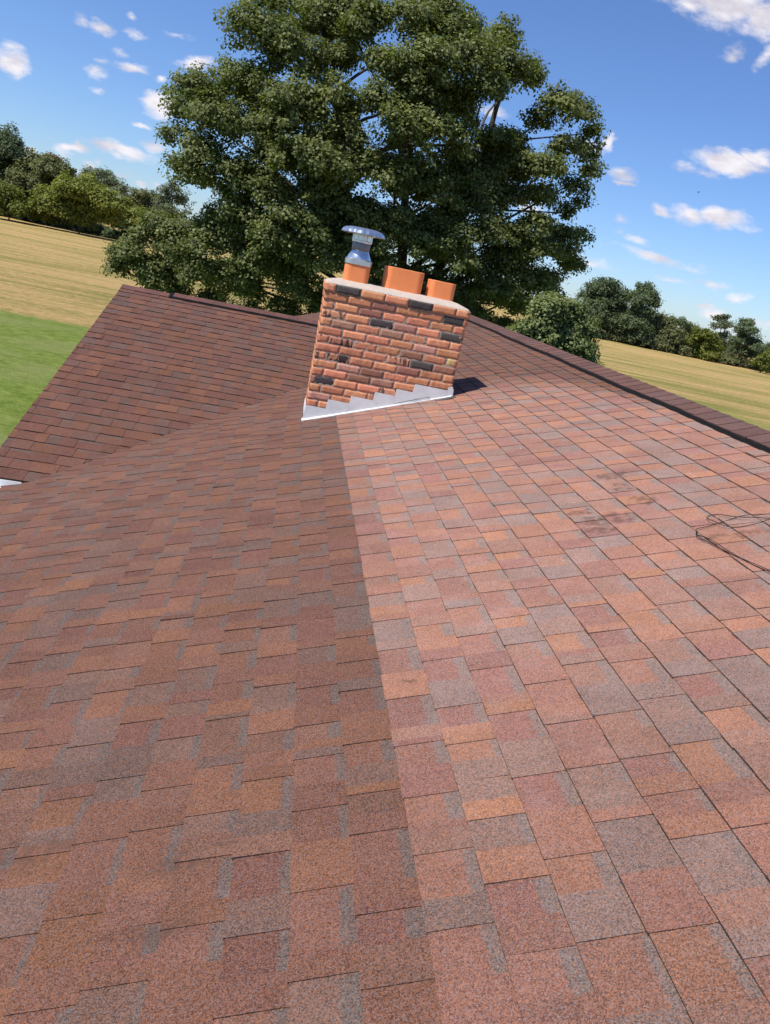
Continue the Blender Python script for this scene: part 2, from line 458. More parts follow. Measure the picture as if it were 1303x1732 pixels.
# white gutter and boards at the eave corner
bm = bmesh.new()
gx = EAVE-.004
prof = [(gx, .0), (gx-.11, .0), (gx-.118, -.012), (gx-.118, -.05), (gx-.085, -.11), (gx, -.11)]
zt = ez-.008
out = [(x, zt+z) for x, z in prof]
inn = [(gx-.004, zt-.104), (gx-.083, zt-.104), (gx-.112, zt-.048), (gx-.112, zt-.014), (gx-.1, zt-.006)]
for (ya, yb) in ((NEAR, YM-.012),):
    box(bm, gx-.094, gx, ya, yb, zt-.004, zt+.0005)
    # back, bottom, front walls of the trough as thin strips
    pr = [(gx, zt), (gx, zt-.11), (gx-.085, zt-.11), (gx-.118, zt-.05), (gx-.118, zt), (gx-.095, zt), (gx-.095, zt-.006), (gx-.112, zt-.006), (gx-.112, zt-.05), (gx-.082, zt-.104), (gx-.006, zt-.104), (gx-.006, zt)]
    prism(bm, [(x, ya, z) for x, z in pr], (0, yb-ya, 0))
    prism(bm, [(x, yb+.001, z) for x, z in [(gx, zt), (gx, zt-.11), (gx-.085, zt-.11), (gx-.118, zt-.05), (gx-.118, zt)]], (0, .004, 0))
link('gutter', bm_mesh('gutter', bm), M_WHITE, house)
bm = bmesh.new()
box(bm, RAKE, gx-.13, ye-.02, ye-.002, zc+CZ-.2, zc+CZ-.02)
box(bm, RAKE, EAVE+.10, ye-.008, ye-.0005, zc+CZ-.055, zc+CZ-.006)
link('fascia_board', bm_mesh('fascia_board', bm), M_WHITE, house)
bm = bmesh.new()
for sgn in (1, -1):
    prism(bm, [(RAKE+.02, GY-sgn*(GY-ye), zc+CZ-.03), (RAKE+.02, GY, GZ+CZ-.03), (RAKE+.02, GY, GZ+CZ-.2), (RAKE+.02, GY-sgn*(GY-ye), zc+CZ-.2)], (.02, 0, 0))
link('rake_board', bm_mesh('rake_board', bm), M_WHITE, house)
for yy in (NEAR-.022, FAR+.002):
    bm = bmesh.new()
    prism(bm, [(EAVE, yy, ez-.03), (RX, yy, RZ+CZ-.03), (7.1, yy, RZ-S*(7.1-RX)+CZ-.03), (7.1, yy, RZ-S*(7.1-RX)+CZ-.2), (RX, yy, RZ+CZ-.2), (EAVE, yy, ez-.2)], (0, .02, 0))
    link('rake_board', bm_mesh('rake_board', bm), M_WHITE, house)

# ridge vents: a dark raised baffle strip with shingle caps over it
M_VENT = simple('black_vent_plastic', (.012, .012, .013), .9, spec=.08, nscale=60, namp=.5, bump=.3)
def ridge(P, half, L0, L1, sl, seed, cap_tone, wav, parent, vent=(None, None), caplen=.145):
    """P(a, l, z): a across the ridge, l along, z relative to ridge apex"""
    rnd = random.Random(seed)
    v0, v1 = vent
    n = max(2, int((v1-v0)/.12)); bm = bmesh.new(); rings = []
    for i in range(n+1):
        l = v0+(v1-v0)*i/n
        wv = wav*math.sin(l*2.3+1)+wav*.6*math.sin(l*5.1)
        hh = .016+rnd.uniform(-.002, .003)
        w_ = half+wv
        pr = [(-w_-.008, -sl*(w_+.008)+.004), (-w_-.004, -sl*w_+hh*.45), (-w_, -sl*w_+hh), (0, hh), (w_, -sl*w_+hh), (w_+.004, -sl*w_+hh*.45), (w_+.008, -sl*(w_+.008)+.004)]
        rings.append([bm.verts.new(P(a, l, z)) for a, z in pr])
    for A, B in zip(rings, rings[1:]):
        for k in range(6): bm.faces.new((A[k], A[k+1], B[k+1], B[k]))
    bm.faces.new(rings[0]); bm.faces.new(rings[-1])
    ve = link('ridge_vent', bm_mesh('ridge_vent', bm), M_VENT, parent)
    # caps
    V = []; Q = []; C = []
    def quad(pts, col):
        b0 = len(V)
        for p in pts: V.append(P(*p)); C.append((*col, 1))
        Q.append((b0, b0+1, b0+2, b0+3))
    l = L0
    while l < L1:
        le = min(l+caplen, L1)
        base = rnd.choice(cap_tone); j = rnd.uniform(.85, 1.15); col = tuple(c_*j for c_ in base)
        e = .020 if v0-.01 <= l <= v1 else .003
        wv = wav*math.sin(l*2.3+1)+wav*.6*math.sin(l*5.1)
        wd = half-.006+wv+rnd.uniform(-.003, .003)
        ha, hb = e+.0065, e+.003
        for sg in (-1, 1):
            A = [(0, l, ha), (sg*wd*.5, l, -sl*wd*.5+ha), (sg*wd, l, -sl*wd+ha)]
            B = [(0, le+.01, hb), (sg*wd*.5, le+.01, -sl*wd*.5+hb), (sg*wd, le+.01, -sl*wd+hb)]
            for i in range(2):
                q = [A[i], A[i+1], B[i+1], B[i]]
                quad(q if sg > 0 else q[::-1], col)
            quad([A[2], (A[2][0], l, A[2][2]-.009), (B[2][0], B[2][1], B[2][2]-.004), B[2]], (.040, .024, .022))
            quad([A[0], A[2], (A[2][0], l, A[2][2]-.009), (0, l, ha-.009)], (.045, .027, .024))
        l = le
    me = np_mesh('ridge_cap', V, Q, C, {'paleness': [0.0]*len(V)})
    link('ridge_cap', me, M_SH, ve)
CAPS = [(.118,.058,.047), (.110,.057,.049), (.125,.060,.046), (.108,.060,.052)]
ridge(lambda a, l, z: (RX+a, l, RZ+CZ+.006+z), .152, NEAR, FAR, S, 5, CAPS, .006, house, (NEAR+.3, FAR-.6))
ridge(lambda a, l, z: (l, GY+a, GZ+CZ+.006+z), .125, RAKE, XJ+.1, SG, 6, [(.115,.050,.042), (.10,.045,.040), (.125,.052,.040)], .002, house, (-1.50, XJ+.1), .15)

# ---------------------------------------------------------------- chimney
def brick_material():
    m, t, b = mat('fired_brick')
    co = t.new('ShaderNodeTexCoord').outputs['Object']
    tone = t.new('ShaderNodeVertexColor', layer_name='tone').outputs[0]
    flash = t.new('ShaderNodeAttribute', attribute_name='flash').outputs['Fac']
    n1 = t.noise(co, 38.0, 6, 0.65); n2 = t.noise(co, 150.0, 4, 0.6)
    g = t.math('ADD', .55, t.math('ADD', t.math('MULTIPLY', n1, .6), t.math('MULTIPLY', n2, .35)))
    col = t.mix(1.0, tone, t.comb(g, g, g), 'MULTIPLY')
    wv = t.noise(t.vm('MULTIPLY', co, (1, 1, .35)), 34.0, 3, 0.5)
    spot = t.math('MULTIPLY', flash, t.ramp(wv, .47, .55))
    col = t.mix(spot, col, c4(.055, .042, .04))
    lite = t.ramp(t.noise(co, 55.0, 5, 0.7), .66, .76)
    col = t.mix(t.math('MULTIPLY', lite, .35), col, c4(.62, .48, .38))
    t.put(b.inputs['Base Color'], col); b.inputs['Roughness'].default_value = .97
    b.inputs['Specular IOR Level'].default_value = .08
    bp = t.new('ShaderNodeBump'); bp.inputs['Strength'].default_value = .9; bp.inputs['Distance'].default_value = .004
    t.put(bp.inputs['Height'], t.math('ADD', n1, t.math('MULTIPLY', n2, .5))); t.put(b.inputs['Normal'], bp.outputs[0])
    return m
M_BRICK = brick_material()
M_MORT = simple('pale_mortar', (.40, .31, .245), .97, nscale=70, namp=.5, bump=.8, bscale=220)
M_CROWN = simple('sandy_mortar_crown', (.50, .42, .345), .95, nscale=30, namp=.6, bump=.9, bscale=160)
M_FLUE = simple('terracotta', (.84, .26, .09), .75, nscale=9, namp=.35, bump=.25, bscale=120)
M_FLASH = simple('galvanised_flashing', (.70, .70, .69), .6, metal=.0, nscale=9, namp=.5, bump=.35, bscale=20)
M_METAL = simple('galvanised_steel', (.66, .68, .71), .28, metal=.9, nscale=40, namp=.25, bump=.25, bscale=30)
M_MESH = simple('dull_steel_band', (.22, .22, .24), .5, metal=.6, nscale=120, namp=.8)

CX0, CX1, CY0, CY1 = .188, 1.340, 6.08, 6.60
CTOP = -.200+CZ
chim = link('chimney', bpy.data.meshes.new('chimney'), M_BRICK, house)
bpy.data.objects.remove(chim)
rows = ['oBooBoo', 'oodooB', 'oodooooo', 'soBpoB', 'opopooo', 'oooopoy', 'oSoodoy', 'ooosBd', 'oSoodoo', 'opdooo', 'oodpodo', 'BoosoD', 'ooosoo', 'pooooo', 'ooyooo', 'pooooo', 'oooooo', 'popooo', 'oooooo', 'oooooo', 'oooooo']
TN = {'o': (.64, .265, .145), 'B': (.080, .066, .064), 'd': (.33, .15, .105), 'p': (.50, .26, .18), 's': (.58, .26, .16), 'S': (.55, .25, .15), 'y': (.66, .44, .21), 'D': (.12, .07, .06)}
BP = (CX1-CX0+.008)/6; BH = .0658; J = .009
V = []; Q = []; C = []; FL = []; NM = []
rb = random.Random(77)
def brick(org, ax, nrm, L, H, depth, col, fl, proud):
    """a rough-faced brick: front grid in the plane (ax, z), outward normal nrm"""
    nu = max(3, int(L/.018)); nv = 4
    o = Vector(org); a_ = Vector(ax); n_ = Vector(nrm)
    b0 = len(V)
    ph = rb.random()*50
    for j in range(nv+1):
        for i in range(nu+1):
            fu, fv = i/nu, j/nv
            edge = (i in (0, nu)) or (j in (0, nv))
            u = fu*L+(rb.uniform(-.0015, .0015) if not edge else rb.uniform(-.0012, .0022)*(1 if i == 0 else -1 if i == nu else 0))
            z = fv*H+(rb.uniform(-.0015, .0028) if j == 0 else rb.uniform(-.0028, .0015) if j == nv else 0)
            out = proud+(0 if not edge else -.001)+rb.uniform(-.0022, .0012)
            V.append(tuple(o+a_*u+n_*out+Vector((0, 0, z)))); C.append((*col, 1)); FL.append(fl)
    for j in range(nv):
        for i in range(nu):
            q = b0+j*(nu+1)+i; Q.append((q, q+1, q+nu+2, q+nu+1))
    # return edges into the mortar
    border = [b0+i for i in range(nu+1)]+[b0+j*(nu+1)+nu for j in range(1, nv+1)]+[b0+nv*(nu+1)+i for i in range(nu-1, -1, -1)]+[b0+j*(nu+1) for j in range(nv-1, 0, -1)]
    bb = len(V)
    for q in border:
        V.append(tuple(Vector(V[q])-n_*depth)); C.append((*col, 1)); FL.append(fl)
    n = len(border)
    for i in range(n): Q.append((border[(i+1) % n], border[i], bb+i, bb+(i+1) % n))
for r in range(21):
    z1 = CTOP-r*BH; z0_ = z1-BH+J
    pr = .012 if r == 0 else .004 if r == 1 else 0.0
    row = rows[r]
    off = 0.0 if r % 2 else -.5
    for side in range(4):
        if side == 0: o, ax, nn, ln = (CX0-pr, CY0, z0_), (1, 0, 0), (0, -1, 0), CX1-CX0+2*pr
        elif side == 1: o, ax, nn, ln = (CX1, CY0-pr, z0_), (0, 1, 0), (1, 0, 0), CY1-CY0+2*pr
        elif side == 2: o, ax, nn, ln = (CX1+pr, CY1, z0_), (-1, 0, 0), (0, 1, 0), CX1-CX0+2*pr
        else: o, ax, nn, ln = (CX0, CY1+pr, z0_), (0, -1, 0), (-1, 0, 0), CY1-CY0+2*pr
        pos = off*BP if side % 2 == 0 else (-.0*BP if not r % 2 else -.5*BP)
        k = 0
        while pos < ln-.012:
            a0 = max(pos, 0); a1 = min(pos+BP-J, ln)
            if ln-a1 < .03: a1 = ln
            if a1-a0 > .02:
                key = row[min(k, len(row)-1)] if side == 0 else rb.choice('ooooopdso')
                if r > 10 and side == 0 and k > 4: key = 'o'
                base = TN[key]; j_ = rb.uniform(.76, 1.16)
                col = (base[0]*j_, base[1]*j_*rb.uniform(.92, 1.1), base[2]*j_)
                o2 = Vector(o)+Vector(ax)*a0
                brick(o2, ax, nn, a1-a0, BH-J+rb.uniform(-.001, .001), .03, col, {'s': .85, 'S': 1.0}.get(key, .18 if key in 'opy' and rb.random() < .35 else 0), pr+rb.uniform(-.001, .0022))
            pos += BP; k += 1
me = np_mesh('chimney', V, Q, C, {'flash': FL})
chim = link('chimney', me, M_BRICK, house)
bm = bmesh.new(); box(bm, CX0+.0028, CX1-.0028, CY0+.0028, CY1-.0028, CTOP-21*BH, CTOP-.003)
link('mortar', bm_mesh('mortar', bm), M_MORT, chim)
# crown: a mortar wash sloping up to the flues with a wavy edge
bm = bmesh.new(); rc = random.Random(3); loops = []
def rrect(x0, x1, y0, y1, r, n=6):
    pts = []
    for (cx, cy, a0) in ((x1-r, y0+r, -90), (x1-r, y1-r, 0), (x0+r, y1-r, 90), (x0+r, y0+r, 180)):
        for i in range(n+1):
            t = math.radians(a0+90*i/n); pts.append((cx+r*math.cos(t), cy+r*math.sin(t)))
    out = []
    for i, p in enumerate(pts):     # subdivide long straight runs
        q = pts[(i+1) % len(pts)]; L = math.dist(p, q); m_ = max(1, int(L/.05))
        for k in range(m_): out.append((p[0]+(q[0]-p[0])*k/m_, p[1]+(q[1]-p[1])*k/m_))
    return out
base = rrect(CX0-.008, CX1+.008, CY0-.008, CY1+.008, .03)
cxm, cym = (CX0+CX1)/2, (CY0+CY1)/2
for (ins, z) in ((0, -.004), (.003, .006), (.014, .014), (.05, .026), (.095, .040), (.15, .048)):
    sx = 1-ins/((CX1-CX0)/2); sy = 1-ins/((CY1-CY0)/2)
    loops.append([bm.verts.new((cxm+(x-cxm)*sx+rc.uniform(-.002, .002), cym+(y-cym)*sy+rc.uniform(-.002, .002), CTOP+z+rc.uniform(-.0018, .0018))) for x, y in base])
for A, B in zip(loops, loops[1:]):
    for i in range(len(A)): bm.faces.new((A[i], A[(i+1) % len(A)], B[(i+1) % len(A)], B[i]))
bm.faces.new(loops[-1]); bm.faces.new(loops[0][::-1])
link('mortar_crown', bm_mesh('mortar_crown', bm, True), M_CROWN, chim)
# flues (x range, depth, top above the brick top)
def flue(x0, x1, y0, y1, zt, r, tilt=0.0):
    bm = bmesh.new(); o = rrect(x0, x1, y0, y1, r); cx, cy = (x0+x1)/2, (y0+y1)/2
    k = 1-.02/((x1-x0)/2); i_ = [(cx+(x-cx)*k, cy+(y-cy)*k) for x, y in o]
    zb = CTOP+.01
    def ring(pts, z, e=0): return [bm.verts.new((x, y, z+tilt*(x-cx)+(rc.uniform(-e, e)))) for x, y in pts]
    L = [ring(o, zb), ring(o, CTOP+zt-.004), ring([(cx+(x-cx)*.985, cy+(y-cy)*.985) for x, y in o], CTOP+zt, .001), ring(i_, CTOP+zt, .001), ring(i_, CTOP-.0)]
    for A, B in zip(L, L[1:]):
        for i in range(len(A)): bm.faces.new((A[i], A[(i+1) % len(A)], B[(i+1) % len(A)], B[i]))
    me = bm_mesh('flue_tile', bm); 
    return link('flue_tile', me, M_FLUE, chim)
f1 = flue(.315, .515, 6.20, 6.40, .190, .045)
f2 = flue(.640, .955, 6.22, 6.45, .214, .055)
f3 = flue(1.010, 1.225, 6.22, 6.43, .180, .045)
f1['label'] = 'clay flue under the metal vent cap'; f2['label'] = 'widest open clay flue in the middle'; f3['label'] = 'open clay flue at the right end'
# metal vent: collar, cone, pipe, hood
vx, vy = .415, 6.30; zf = CTOP+.182
bm = bmesh.new()
o = rrect(.309, .521, 6.194, 6.406, .05)
r0 = [bm.verts.new((x, y, zf-.008)) for x, y in o]; r1 = [bm.verts.new((x, y, zf+.028)) for x, y in o]
r2 = [bm.verts.new((vx+(x-vx)*.93, vy+(y-vy)*.93, zf+.036)) for x, y in o]
for A, B in ((r0, r1), (r1, r2)):
    for i in range(len(A)): bm.faces.new((A[i], A[(i+1) % len(A)], B[(i+1) % len(A)], B[i]))
bm.faces.new(r2)
collar = link('vent_collar', bm_mesh('vent_collar', bm), M_METAL, chim)
bm = bmesh.new()
lathe(bm, [(.095, .030), (.094, .045), (.070, .092), (.066, .100), (.066, .112)], vx, vy, 40, Matrix.Rotation(math.radians(2), 3, 'Y'))
for v in bm.verts: v.co.z += zf
link('vent_cone', bm_mesh('vent_cone', bm, True), M_METAL, chim)
bm = bmesh.new(); lathe(bm, [(.068, .098), (.072, .104), (.072, .165), (.069, .168)], vx, vy, 40)
for v in bm.verts: v.co.z += zf
link('vent_pipe', bm_mesh('vent_pipe', bm, True), M_MESH, chim)
bm = bmesh.new(); lathe(bm, [(.0665, .16), (.0665, .250)], vx, vy, 40); lathe(bm, [(.076, .158), (.078, .162), (.078, .172), (.076, .176)], vx, vy, 40)
for k in range(4):
    t = math.pi/4+k*math.pi/2
    tube(bm, [(vx+.098*math.cos(t), vy+.098*math.sin(t), .165), (vx+.098*math.cos(t), vy+.098*math.sin(t), .25)], .006, 6)
for v in bm.verts: v.co.z += zf
link('vent_pipe', bm_mesh('vent_pipe', bm, False), M_METAL, chim)
bm = bmesh.new(); rings = []
seg = 72
for (r, z) in ((.004, .270), (.06, .269), (.110, .266), (.145, .257), (.165, .243), (.172, .222), (.168, .220), (.158, .238), (.1, .248), (.004, .250)):
    ring = []
    for i in range(seg):
        t = 2*math.pi*i/seg; rr = r*(1+(.012 if i % 4 < 2 else -.006)*(r > .05)); ring.append(bm.verts.new((vx+rr*math.cos(t), vy+rr*math.sin(t), zf+z+(.0018 if i % 4 < 2 else 0)*(r > .05))))
    rings.append(ring)
for A, B in zip(rings, rings[1:]):
    for i in range(seg): bm.faces.new((A[i], A[(i+1) % seg], B[(i+1) % seg], B[i]))
link('vent_cap', bm_mesh('vent_cap', bm), M_METAL, chim)

# stepped flashing on the front face: trapezoid pieces + roof apron
bm = bmesh.new(); rf = random.Random(9)
def pz(x): return Z0+S*x+CZ
edges = [CX0-.012, .344, .524, .710, .880, 1.02, 1.30, CX1+.01]
tops = [.140, .158, .155, .158, .155, .172, .12]
yf = CY0-.006
for i in range(len(edges)-1):
    xa, xb = edges[i], edges[i+1]
    lift = tops[i]
    base_z = pz(xb)
    ztop = pz(xa)+lift
    th = .0015*(i % 2)+.0015
    zr = ztop-.004
    if i == 6: ztop = pz(xa)+.10; zr = ztop-.01
    pts = [(xa-.004, yf-th, pz(xa)-.005), (xb+.010, yf-th, pz(xb)-.002), (xb+.004, yf-th, zr), (xa+.010, yf-th, ztop)]
    prism(bm, [(p[0], p[1]-.004, p[2]) for p in pts], (0, .004, 0))
prism(bm, [(CX0-.015, CY0-.028, pz(CX0-.015)+.012), (CX1+.01, CY0-.02, pz(CX1+.02)+.012), (CX1+.02, CY0, pz(CX1+.02)+.028), (CX0-.02, CY0, pz(CX0-.02)+.028)], (0, 0, -.008))
link('step_flashing', bm_mesh('step_flashing', bm), M_FLASH, chim)
bm = bmesh.new()
box(bm, CX1-.01, CX1+.005, CY0-.010, CY1+.02, pz(CX1)-.05, pz(CX1)+.09)
box(bm, CX0-.005, CX0+.01, CY0-.004, CY1+.02, pz(CX0)-.05, pz(CX0)+.09)
box(bm, CX0-.005, CX1+.005, CY1+.002, CY1+.014, pz(CX0)-.05, pz(CX0)+.09)
link('saddle_flashing', bm_mesh('saddle_flashing', bm), M_FLASH, chim)
M_TAR = simple('roofing_sealant', (.10, .09, .085), .8, nscale=50, namp=.7, bump=1, bscale=60)
bm = bmesh.new(); tube(bm, spline([(CX1+.03, CY0-.05, pz(CX1)+.02), (CX1-.03, CY0-.065, pz(CX1)-.004), (CX1-.12, CY0-.07, pz(CX1-.12)+.002)], 6), [.012+.006*rf.random() for _ in range(13)], 7)
tube(bm, spline([(CX1-.17, CY0-.02, pz(CX1-.17)+.038), (CX1-.28, CY0-.02, pz(CX1-.28)+.036), (CX1-.45, CY0-.021, pz(CX1-.45)+.03)], 6), [.0015+.002*rf.random() for _ in range(13)], 5)
link('sealant_bead', bm_mesh('sealant_bead', bm, True), M_TAR, chim)

# ---------------------------------------------------------------- loose wire on the roof
M_WIRE = simple('black_wire', (.02, .015, .014), .5)
wire = empty('wire_coil', tuple(plane_pt(1240, 905)+np.array([0, 0, CZ])))
tag(wire, 'thin black wire lying in loose loops on the roof shingles near the ridge', 'wire')
def zp(x, y, h=.016):
    p = plane_pt(1000+x/4.3, 780+y/4.3); return (p[0], p[1], p[2]+CZ+h)
STR = [[(1400,900),(1303,845),(1150,770),(1000,690),(850,610),(770,570),(752,545),(765,520),(850,490),(1000,445),(1100,425),(1303,420),(1500,430)],
       [(1500,440),(1303,455),(1200,475),(1050,497),(950,490),(880,470),(840,450),(838,425),(870,408),(930,415),(1030,438),(1200,440),(1303,435),(1480,425)],
       [(1410,890),(1303,838),(1160,765),(1005,684),(860,606),(785,578),(762,555),(770,530)]]
for i, s_ in enumerate(STR):
    bm = bmesh.new(); pts = spline([zp(x, y, .016+.006*math.sin(k*1.3+i)) for k, (x, y) in enumerate(s_)], 8)
    tube(bm, pts, .0017, 6); link('wire_strand', bm_mesh('wire_strand', bm, True), M_WIRE, wire)

# ---------------------------------------------------------------- satellite dish behind the ridge
M_DISH = simple('grey_dish_paint', (.19, .21, .23), .5, nscale=8, namp=.1)
dp = at_y(1013, 652, 8.6)
dish = empty('satellite_dish', (float(dp[0])+.1, 8.6, RZ-S*(dp[0]+.1-RX)+CZ))
tag(dish, 'round grey satellite dish showing just above the roof ridge', 'satellite dish')
bm = bmesh.new()
tl_ = Matrix.Rotation(math.radians(62), 3, 'X')
rg = lathe(bm, [(.001, .0), (.06, .003), (.12, .013), (.17, .027), (.20, .040), (.203, .043), (.198, .040), (.16, .018), (.1, .002), (.001, -.008)], 0, 0, 40, tl_)
for v in bm.verts: v.co += Vector(dp)
link('reflector', bm_mesh('reflector', bm, True), M_DISH, dish)
bm = bmesh.new(); tube(bm, [(dp[0]+.1, 8.68, dish.location.z), (dp[0]+.05, 8.68, dp[2]-.15), (dp[0], 8.64, dp[2])], .02, 8)
link('mast', bm_mesh('mast', bm), M_DISH, dish)
bm = bmesh.new(); tube(bm, [(dp[0], 8.52, dp[2]-.17), (dp[0], 8.25, dp[2]-.14), (dp[0], 8.2, dp[2]-.1)], .012, 8); box(bm, dp[0]-.03, dp[0]+.03, 8.16, 8.23, dp[2]-.11, dp[2]-.05)
link('receiver_arm', bm_mesh('receiver_arm', bm), M_DISH, dish)

# ---------------------------------------------------------------- ground
def ground_material():
    m, t, b = mat('lawn_and_hay_stubble')
    co = t.new('ShaderNodeTexCoord').outputs['Object']
    s_ = t.sep(co)
    wob = t.math('MULTIPLY', t.math('SUBTRACT', t.noise(co, .08, 3), .5), 3.0)
    wob2 = t.math('MULTIPLY', t.math('SUBTRACT', t.noise(co, 1.2, 4), .5), 1.6)
    # stubble: pale swaths in rows along x
    rowv = t.comb(t.math('MULTIPLY', s_[0], .02), t.math('ADD', s_[1], t.math('MULTIPLY', s_[0], .06)), 0.0)
    r1 = t.noise(rowv, .75, 4, .6); r2 = t.noise(rowv, 2.6, 3, .6)
    patch = t.noise(t.vm('MULTIPLY', co, (.35, 1, 1)), .12, 5, .6); fine = t.noise(t.vm('MULTIPLY', co, (.5, 1.6, 1)), 4.0, 5, .7); vf = t.noise(co, 14.0, 4, .7)
    mixv = t.math('ADD', t.math('MULTIPLY', r1, .55), t.math('ADD', t.math('MULTIPLY', r2, .35), t.math('ADD', t.math('MULTIPLY', patch, .55), t.math('MULTIPLY', fine, .62))))
    straw = t.mix(t.ramp(fine, .3, .7), c4(.38, .235, .085), c4(.60, .41, .165))
    straw = t.mix(t.math('MULTIPLY', t.ramp(vf, .4, .75), .5), straw, c4(.72, .52, .24))
    olive = t.mix(t.ramp(vf, .3, .7), c4(.17, .165, .035), c4(.30, .265, .07))
    field = t.mix(t.ramp(mixv, .91, 1.10), olive, straw)
    g = t.noise(co, 2.2, 6, .7); gb = t.noise(t.vm('MULTIPLY', co, (.6, 1, 1)), .35, 4, .6)
    grass = t.mix(t.ramp(g, .3, .7), c4(.125, .185, .022), c4(.26, .32, .066))
    grass = t.mix(t.math('MULTIPLY', t.ramp(gb, .4, .7), .75), grass, c4(.27, .29, .095))
    grass = t.mix(t.math('MULTIPLY', t.ramp(vf, .5, .8), .35), grass, c4(.32, .35, .14))
    yy = t.math('ADD', s_[1], t.math('ADD', wob2, t.math('MULTIPLY', wob, .3)))
    xx = t.math('ADD', s_[0], t.math('ADD', wob, wob2))
    lawn = t.math('MULTIPLY', t.ramp(yy, 34.6, 33.6), t.ramp(xx, 25.0, 22.0))
    strip = t.math('MULTIPLY', t.math('MULTIPLY', t.ramp(xx, 26.5, 28.0), t.ramp(xx, 33.0, 29.5)), t.math('MULTIPLY', t.ramp(yy, 62.0, 48.0), .62))
    col = t.mix(strip, field, grass); col = t.mix(lawn, col, grass)
    t.put(b.inputs['Base Color'], col); b.inputs['Roughness'].default_value = .95; b.inputs['Specular IOR Level'].default_value = .1
    bp = t.new('ShaderNodeBump'); bp.inputs['Strength'].default_value = .9; bp.inputs['Distance'].default_value = .25
    t.put(bp.inputs['Height'], t.math('ADD', t.math('MULTIPLY', fine, .8), t.math('MULTIPLY', vf, .35))); t.put(b.inputs['Normal'], bp.outputs[0])
    return m
bm = bmesh.new()
N = 60
gr = np.linspace(-1, 1, N+1); xs = np.sign(gr)*np.abs(gr)**2.2*2400; ys = np.sign(gr)*np.abs(gr)**2.2*2400
vv = [[bm.verts.new((float(x), float(y), 0.0)) for x in xs] for y in ys]
for j in range(N):
    for i in range(N): bm.faces.new((vv[j][i], vv[j][i+1], vv[j+1][i+1], vv[j+1][i]))
g = link('ground', bm_mesh('ground', bm), ground_material()); tag(g, kind='structure')

# ---------------------------------------------------------------- trees
def leaf_material(name, c_dark, c_light, trans=.25, rough=.42):
    m, t, b = mat(name)
    tone = t.new('ShaderNodeAttribute', attribute_name='leaf').outputs['Fac']
    col = t.mix(tone, c4(*c_dark), c4(*c_light))
    t.put(b.inputs['Base Color'], col); b.inputs['Roughness'].default_value = rough
    b.inputs['Specular IOR Level'].default_value = .22
    tr = t.new('ShaderNodeBsdfTranslucent'); t.put(tr.inputs[0], t.mix(1.0, col, c4(1.3, 1.5, .5), 'MULTIPLY'))
    mx = t.new('ShaderNodeMixShader'); mx.inputs[0].default_value = trans
    t.l.new(b.outputs[0], mx.inputs[1]); t.l.new(tr.outputs[0], mx.inputs[2])
    t.l.new(mx.outputs[0], t.n['Material Output'].inputs[0])
    return m
M_BARK = simple('bark', (.085, .068, .052), .9, nscale=9, namp=.8, bump=1, bscale=14)

def leaf_cloud(blobs, rng, ncl, nleaf, lsize, crad, shell=.45, tone_bias=0.0, droop=.25):
    """blobs: array (x,y,z,rx,ry,rz). Returns verts, quads, tone. Leaves gather in tufts lying in each blob's outer shell."""
    B = np.asarray(blobs, float)
    vol = (B[:, 3]*B[:, 5]); n_per = np.maximum(6, (ncl*vol/vol.sum()).astype(int))
    idx = np.repeat(np.arange(len(B)), n_per)
    n = len(idx)
    dirs = rng.normal(size=(n, 3)); dirs /= np.linalg.norm(dirs, axis=1)[:, None]
    dirs[:, 2] = np.where(dirs[:, 2] < -.35, -dirs[:, 2]*.6, dirs[:, 2])
    rad = (1-shell)+shell*rng.random(n)**.7
    rad *= 1+.16*np.sin(dirs[:, 0]*5+B[idx, 0]*3)+.12*np.sin(dirs[:, 2]*7+B[idx, 2]*5)
    cc = B[idx, :3]+dirs*rad[:, None]*B[idx, 3:6]
    ctone = np.clip(rng.normal(.45+tone_bias, .16, n), 0, 1)
    csz = crad*rng.uniform(.55, 1.25, n)
    li = np.repeat(np.arange(n), nleaf); m = len(li)
    off = rng.normal(size=(m, 3)); off /= np.linalg.norm(off, axis=1)[:, None]
    off *= (rng.random(m)**.45)[:, None]*csz[li][:, None]; off[:, 2] *= .7
    p = cc[li]+off
    # leaf frame: normal tends up/outward
    nr = dirs[li]*.7+np.array([0, 0, .75])+off/csz[li][:, None]*.6+rng.normal(size=(m, 3))*.55
    nr /= np.linalg.norm(nr, axis=1)[:, None]
    a = rng.normal(size=(m, 3)); a[:, 2] -= droop; a -= nr*(a*nr).sum(1)[:, None]; a /= np.linalg.norm(a, axis=1)[:, None]
    b = np.cross(nr, a)
    s1 = lsize*rng.uniform(.65, 1.25, m)[:, None]; s2 = s1*.36
    bend = nr*s1*.12
    V = np.stack([p-a*s1*.5, p+b*s2+bend, p+a*s1*.5, p-b*s2+bend], 1).reshape(-1, 3)
    Qd = np.arange(m*4).reshape(m, 4)
    tn = np.clip(ctone[li]+rng.normal(0, .16, m), 0, 1)
    return V, Qd, np.repeat(tn, 4)

